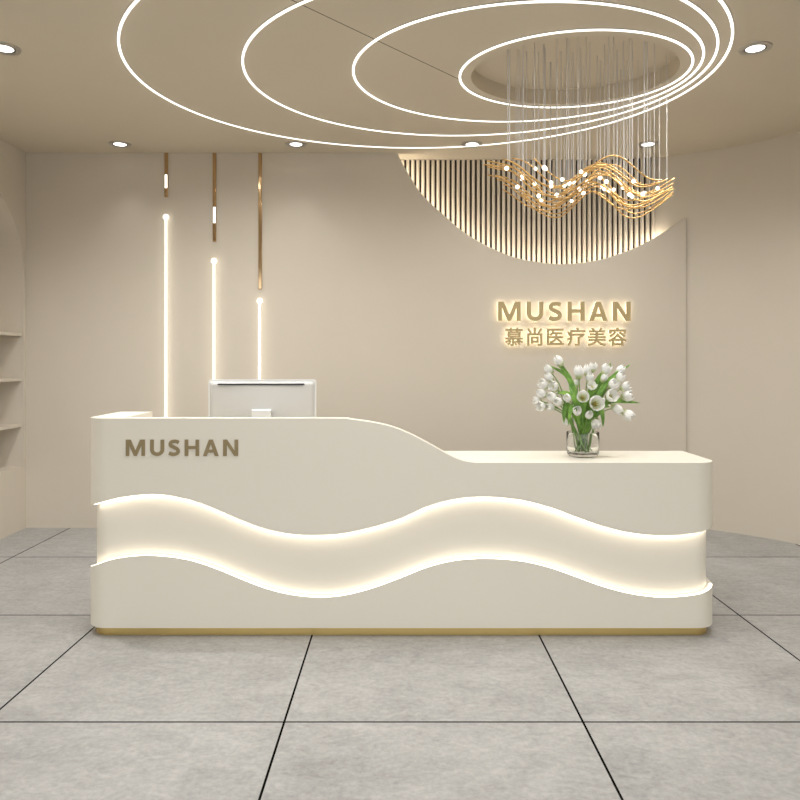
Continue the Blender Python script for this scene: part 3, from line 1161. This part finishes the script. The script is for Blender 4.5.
# leaves by tulip index: list of (points in enlarged view with depth, half width)
LEAF = {
    1: [[(355, 560, 0.0), (330, 400, -0.01), (290, 265, -0.01), (240, 170, 0.0), (125, 100, 0.02)], 0.013],
    0: [[(345, 560, -0.02), (310, 380, -0.03), (285, 250, -0.02), (240, 150, 0.0), (160, 75, 0.02)], 0.012],
    24: [[(380, 560, 0.0), (420, 400, -0.02), (480, 260, -0.01), (570, 165, 0.0), (672, 95, 0.02)], 0.012],
    29: [[(390, 540, 0.0), (430, 400, -0.02), (530, 345, -0.03), (640, 345, -0.02), (735, 353, 0.0)], 0.010],
    23: [[(375, 560, 0.02), (400, 400, 0.02), (430, 250, 0.02), (455, 195, 0.01), (475, 150, 0.0)], 0.013],
    22: [[(372, 560, 0.02), (410, 380, 0.03), (470, 230, 0.03), (520, 130, 0.03), (540, 82, 0.03)], 0.008],
    32: [[(340, 540, -0.03), (290, 420, -0.06), (250, 370, -0.07), (228, 410, -0.08), (226, 490, -0.08)], 0.013],
    19: [[(345, 540, -0.05), (310, 420, -0.08), (280, 385, -0.10), (265, 430, -0.105), (257, 502, -0.10)], 0.010],
    21: [[(380, 540, -0.04), (430, 430, -0.08), (470, 400, -0.10), (485, 445, -0.105), (487, 512, -0.10)], 0.011],
    17: [[(360, 560, -0.04), (345, 460, -0.05), (350, 380, -0.05), (385, 300, -0.04), (425, 250, -0.03)], 0.016],
    11: [[(350, 560, -0.03), (330, 430, -0.04), (290, 320, -0.05), (230, 285, -0.05), (175, 292, -0.04)], 0.012],
    30: [[(370, 560, -0.04), (400, 440, -0.06), (450, 370, -0.06), (500, 375, -0.06), (535, 380, -0.06)], 0.009],
    12: [[(365, 560, 0.03), (380, 420, 0.03), (400, 300, 0.02), (405, 250, 0.02), (400, 205, 0.02)], 0.012],
    6: [[(352, 540, -0.04), (340, 430, -0.06), (320, 370, -0.06), (290, 320, -0.06), (260, 235, -0.02)], 0.013],
}
for i, (cx, cy, dy, size, kind, lean, label) in enumerate(T):
    pos = bq(cx, cy, dy)
    out = pos - CENTRE
    d = out.normalized()
    if i in (12, 13, 14, 15, 33):
        d = Vector((d.x * 0.4, 0, 1)).normalized()
    if i == 21:
        d = Vector((0.12, -0.25, -1)).normalized()
    if i in (30, 31):
        d = Vector((0.75, -0.1, -0.65)).normalized()
    if i in (19, 20):
        d = Vector((-0.25 if i == 19 else 0.1, -0.75, 0.65)).normalized()
    if i == 32:
        d = Vector((-0.3, 0.1, -1)).normalized()
    if i in (0, 1, 2):
        d = Vector((-0.55, -0.1, 0.6)).normalized()
    d = (d + Vector((0, -lean, 0.12 * lean))).normalized()
    sz = size * 1.18
    base = pos - d * 0.024 * sz
    ang = random.uniform(0, 2 * PI)
    tr = thing('tulip', base, label, 'tulip', 'white tulips in the glass vase')
    # stem from the vase bottom over the rim to the bloom
    dirxy = Vector((out.x, out.y * 0.8, 0))
    k = min(1.0, dirxy.length / 0.18)
    dirn = dirxy.normalized() if dirxy.length > 1e-4 else Vector((0, 0, 0))
    jit = Vector((random.uniform(-1, 1), random.uniform(-1, 1), 0))
    foot = Vector((VX, VY, VZ + 0.024)) - dirn * 0.018 * k + jit * 0.052
    rim = Vector((VX, VY, VZ + 0.15)) + dirn * 0.045 * k + jit * 0.018
    if i == 32:
        rim = Vector((VX - 0.055, VY + 0.02, VZ + 0.15))
    if i in (19, 21, 20):
        rim = Vector((VX + dirn.x * 0.05, VY - 0.045, VZ + 0.15))
    h = (base - rim).length
    a1 = rim + (rim - foot).normalized() * h * 0.45
    a2 = base - d * h * 0.40
    if i in (21, 30, 31, 32):
        a1 = rim + Vector((dirn.x * 0.02, dirn.y * 0.02, 0.10))
        a2 = base - d * 0.06
    pts = [foot.lerp(rim, q / 4) for q in range(4)]
    for q in range(13):
        t = q / 12
        pts.append(rim * (1 - t) ** 3 + a1 * 3 * t * (1 - t) ** 2 + a2 * 3 * t * t * (1 - t) + base * t ** 3)
    MB().tube(pts, 0.0031, 8).build('stem', M['stem'], tr, smooth=180)
    # bloom
    q = d.to_track_quat('Z', 'Y').to_matrix().to_4x4()
    mw = Matrix.Translation(base) @ q @ Matrix.Rotation(ang, 4, 'Z') @ Matrix.Scale(sz, 4)
    b = bpy.data.objects.new('bloom', BLOOMS[kind])
    COL.objects.link(b)
    b.matrix_basis = mw
    put_under(b, tr)
    if kind != 'bud':
        s_ = MB().add([mw @ Vector(q_) for q_ in STAMEN_BM.v], STAMEN_BM.f).build('stamens', M['stamen'], None, smooth=60)
        put_under(s_, b)
    if i in LEAF:
        lp, w = LEAF[i]
        leaf_mb([bq(*q_) for q_ in lp], w * 1.25, twist=random.uniform(-0.4, 0.4)).build('leaf', M['leaf'], tr, smooth=180, solid=0.0008)

# ------------------------------------------------------------------ chandelier
ch = thing('chandelier', (EX, EY, CEIL + EH), 'chandelier of wavy gold strands and small glowing balls hung on fine wires', 'chandelier')
ROWS = []
NR_ = 18
for j in range(NR_):
    t = j / (NR_ - 1)
    y = 4.05 + 0.65 * t
    xa = 0.70 + random.uniform(-0.10, 0.08) - (0.09 if 4 < j < 12 else 0)
    xb = 1.47 + 0.32 * t + random.uniform(-0.12, 0.06)
    if j in (NR_ - 1, NR_ - 2):
        xa, xb = 0.68, 1.81 - 0.03 * (NR_ - 1 - j)
    ROWS.append(dict(t=t, y=y, xa=xa, xb=xb, zc=2.540 - 0.044 * t + random.uniform(-0.014, 0.014), xc=1.19 + 0.07 * t + random.uniform(-0.045, 0.045),
                     amp=0.074 + random.uniform(-0.014, 0.014), skew=random.uniform(-0.12, 0.12)))


def strand_z(r, x):
    """A wave with longer ends that sweep up to the tips."""
    u = x - r['xc']
    h = 0.262 if u < 0 else 0.245
    if u < -h:
        ph = PI + (-u - h) / (0.26 + 0.10 * r['t']) * PI
    elif u > h:
        ph = PI + (u - h) / 0.37 * PI
    else:
        ph = u / h * PI
    ph = min(ph, 2 * PI)
    lift = 0.21 * max(0, -u - 0.40) + 0.10 * max(0, u - 0.45)
    return r['zc'] + r['amp'] * math.cos(ph) + lift


def strand_y(r, x):
    return r['y'] + r['skew'] * (x - 1.2)


for r in ROWS:
    pts = []
    n = 60
    for i in range(n + 1):
        x = r['xa'] + (r['xb'] - r['xa']) * i / n
        pts.append((x, strand_y(r, x), strand_z(r, x)))
    MB().tube(pts, 0.0040, 6).build('strand', M['strand'], ch, smooth=180)

balls = [(485 + a / 8, 145 + b / 8) for a, b in
         ((183, 187), (303, 247), (282, 292), (262, 335), (402, 182), (485, 155), (473, 192), (527, 267), (390, 315), (418, 407), (453, 455), (535, 335), (580, 403),
          (617, 280), (635, 333), (672, 316), (717, 310), (770, 190), (752, 365), (787, 392), (690, 435), (797, 248))]
balls += [(580 + a / 8, 145 + b / 8) for a, b in
          ((55, 297), (22, 393), (160, 268), (165, 340), (188, 357), (210, 305), (232, 370), (272, 343), (320, 300), (345, 350), (418, 300), (398, 392), (420, 407),
           (488, 400), (507, 393), (597, 358))]
for bi, (px, py) in enumerate(balls):
    best = None
    for r in ROWS:
        x = (px - 400) / F * r['y']
        x = min(max(x, r['xa']), r['xb'])
        y = strand_y(r, x)
        z = strand_z(r, x)
        e = abs(361 - (z - CAM_H) * F / y - py) + 0.7 * abs(400 + x * F / y - px)
        if best is None or e < best[0]:
            best = (e, Vector((x, y, z)))
    MB().sphere(best[1] + Vector((0, -0.010, 0.0)), 0.0112 if bi % 3 else 0.0132, 14, 10).build('bulb', M['bulb'], ch, smooth=180)

wires = [495 + a * 0.2375 for a in (55, 65, 92, 103, 118, 122, 130, 160, 168, 180, 190, 210, 236, 265, 280, 292, 310, 320, 350, 362, 370, 385, 430, 445, 460, 475, 500, 515,
                                     525, 538, 552, 565, 575, 600, 627, 650, 668, 700, 730)]
wires += [510.5, 519, 534, 546.5, 556, 567, 573, 580, 590, 600, 609, 617, 624, 632, 640, 647]
for wi, px in enumerate(wires):
    cand = []
    for r in ROWS:
        x = (px - 400) / F * r['y']
        if r['xa'] <= x <= r['xb'] and ((x - EX) / EA) ** 2 + ((strand_y(r, x) - EY) / EB) ** 2 < 0.93:
            cand.append((r, x))
    if not cand:
        continue
    r, x = cand[(wi * 7) % len(cand)]
    y, z = strand_y(r, x), strand_z(r, x)
    MB().tube([(x, y, z), (x, y, CEIL + EH - 0.0005)], 0.0034 if wi in (4, 11, 12, 34) else 0.0022, 6).build('suspension_wire', M['wire'], ch, smooth=60)

# ------------------------------------------------------------------ fill light added through the open front, camera
w = bpy.data.worlds.new('front_fill')
SC.world = w
w.use_nodes = True
bg = w.node_tree.nodes['Background']
tc = w.node_tree.nodes.new('ShaderNodeTexCoord')
sep = w.node_tree.nodes.new('ShaderNodeSeparateXYZ')
rp = w.node_tree.nodes.new('ShaderNodeValToRGB')
w.node_tree.links.new(tc.outputs['Generated'], sep.inputs[0])
mr = w.node_tree.nodes.new('ShaderNodeMapRange')
mr.inputs['From Min'].default_value = -1
w.node_tree.links.new(sep.outputs['Z'], mr.inputs['Value'])
w.node_tree.links.new(mr.outputs['Result'], rp.inputs[0])
rp.color_ramp.elements[0].position = 0.46
rp.color_ramp.elements[0].color = (0.34, 0.34, 0.34, 1)      # dimmer lower half of the added fill, spares the ceiling
rp.color_ramp.elements[1].position = 0.54
rp.color_ramp.elements[1].color = (0.96, 0.98, 1.0, 1)       # bright upper half of the added fill
w.node_tree.links.new(rp.outputs[0], bg.inputs['Color'])
bg.inputs['Strength'].default_value = 2.0

cd = bpy.data.cameras.new('camera')
cd.sensor_width = 36
cd.lens = 36 * F / 800
cd.shift_y = -39 / 800
cam = bpy.data.objects.new('camera', cd)
cam.location = (0, 0, CAM_H)
cam.rotation_euler = (PI / 2, 0, 0)
COL.objects.link(cam)
SC.camera = cam

SC.view_settings.view_transform = 'Standard'
SC.view_settings.look = 'None'
SC.view_settings.gamma = 1
SC.view_settings.use_curve_mapping = False
SC.view_settings.exposure = 0.14
SC.cycles.use_denoising = True
SC.cycles.max_bounces = 10
SC.cycles.diffuse_bounces = 6
SC.cycles.transmission_bounces = 10
SC.cycles.transparent_max_bounces = 10
SC.cycles.sample_clamp_indirect = 6
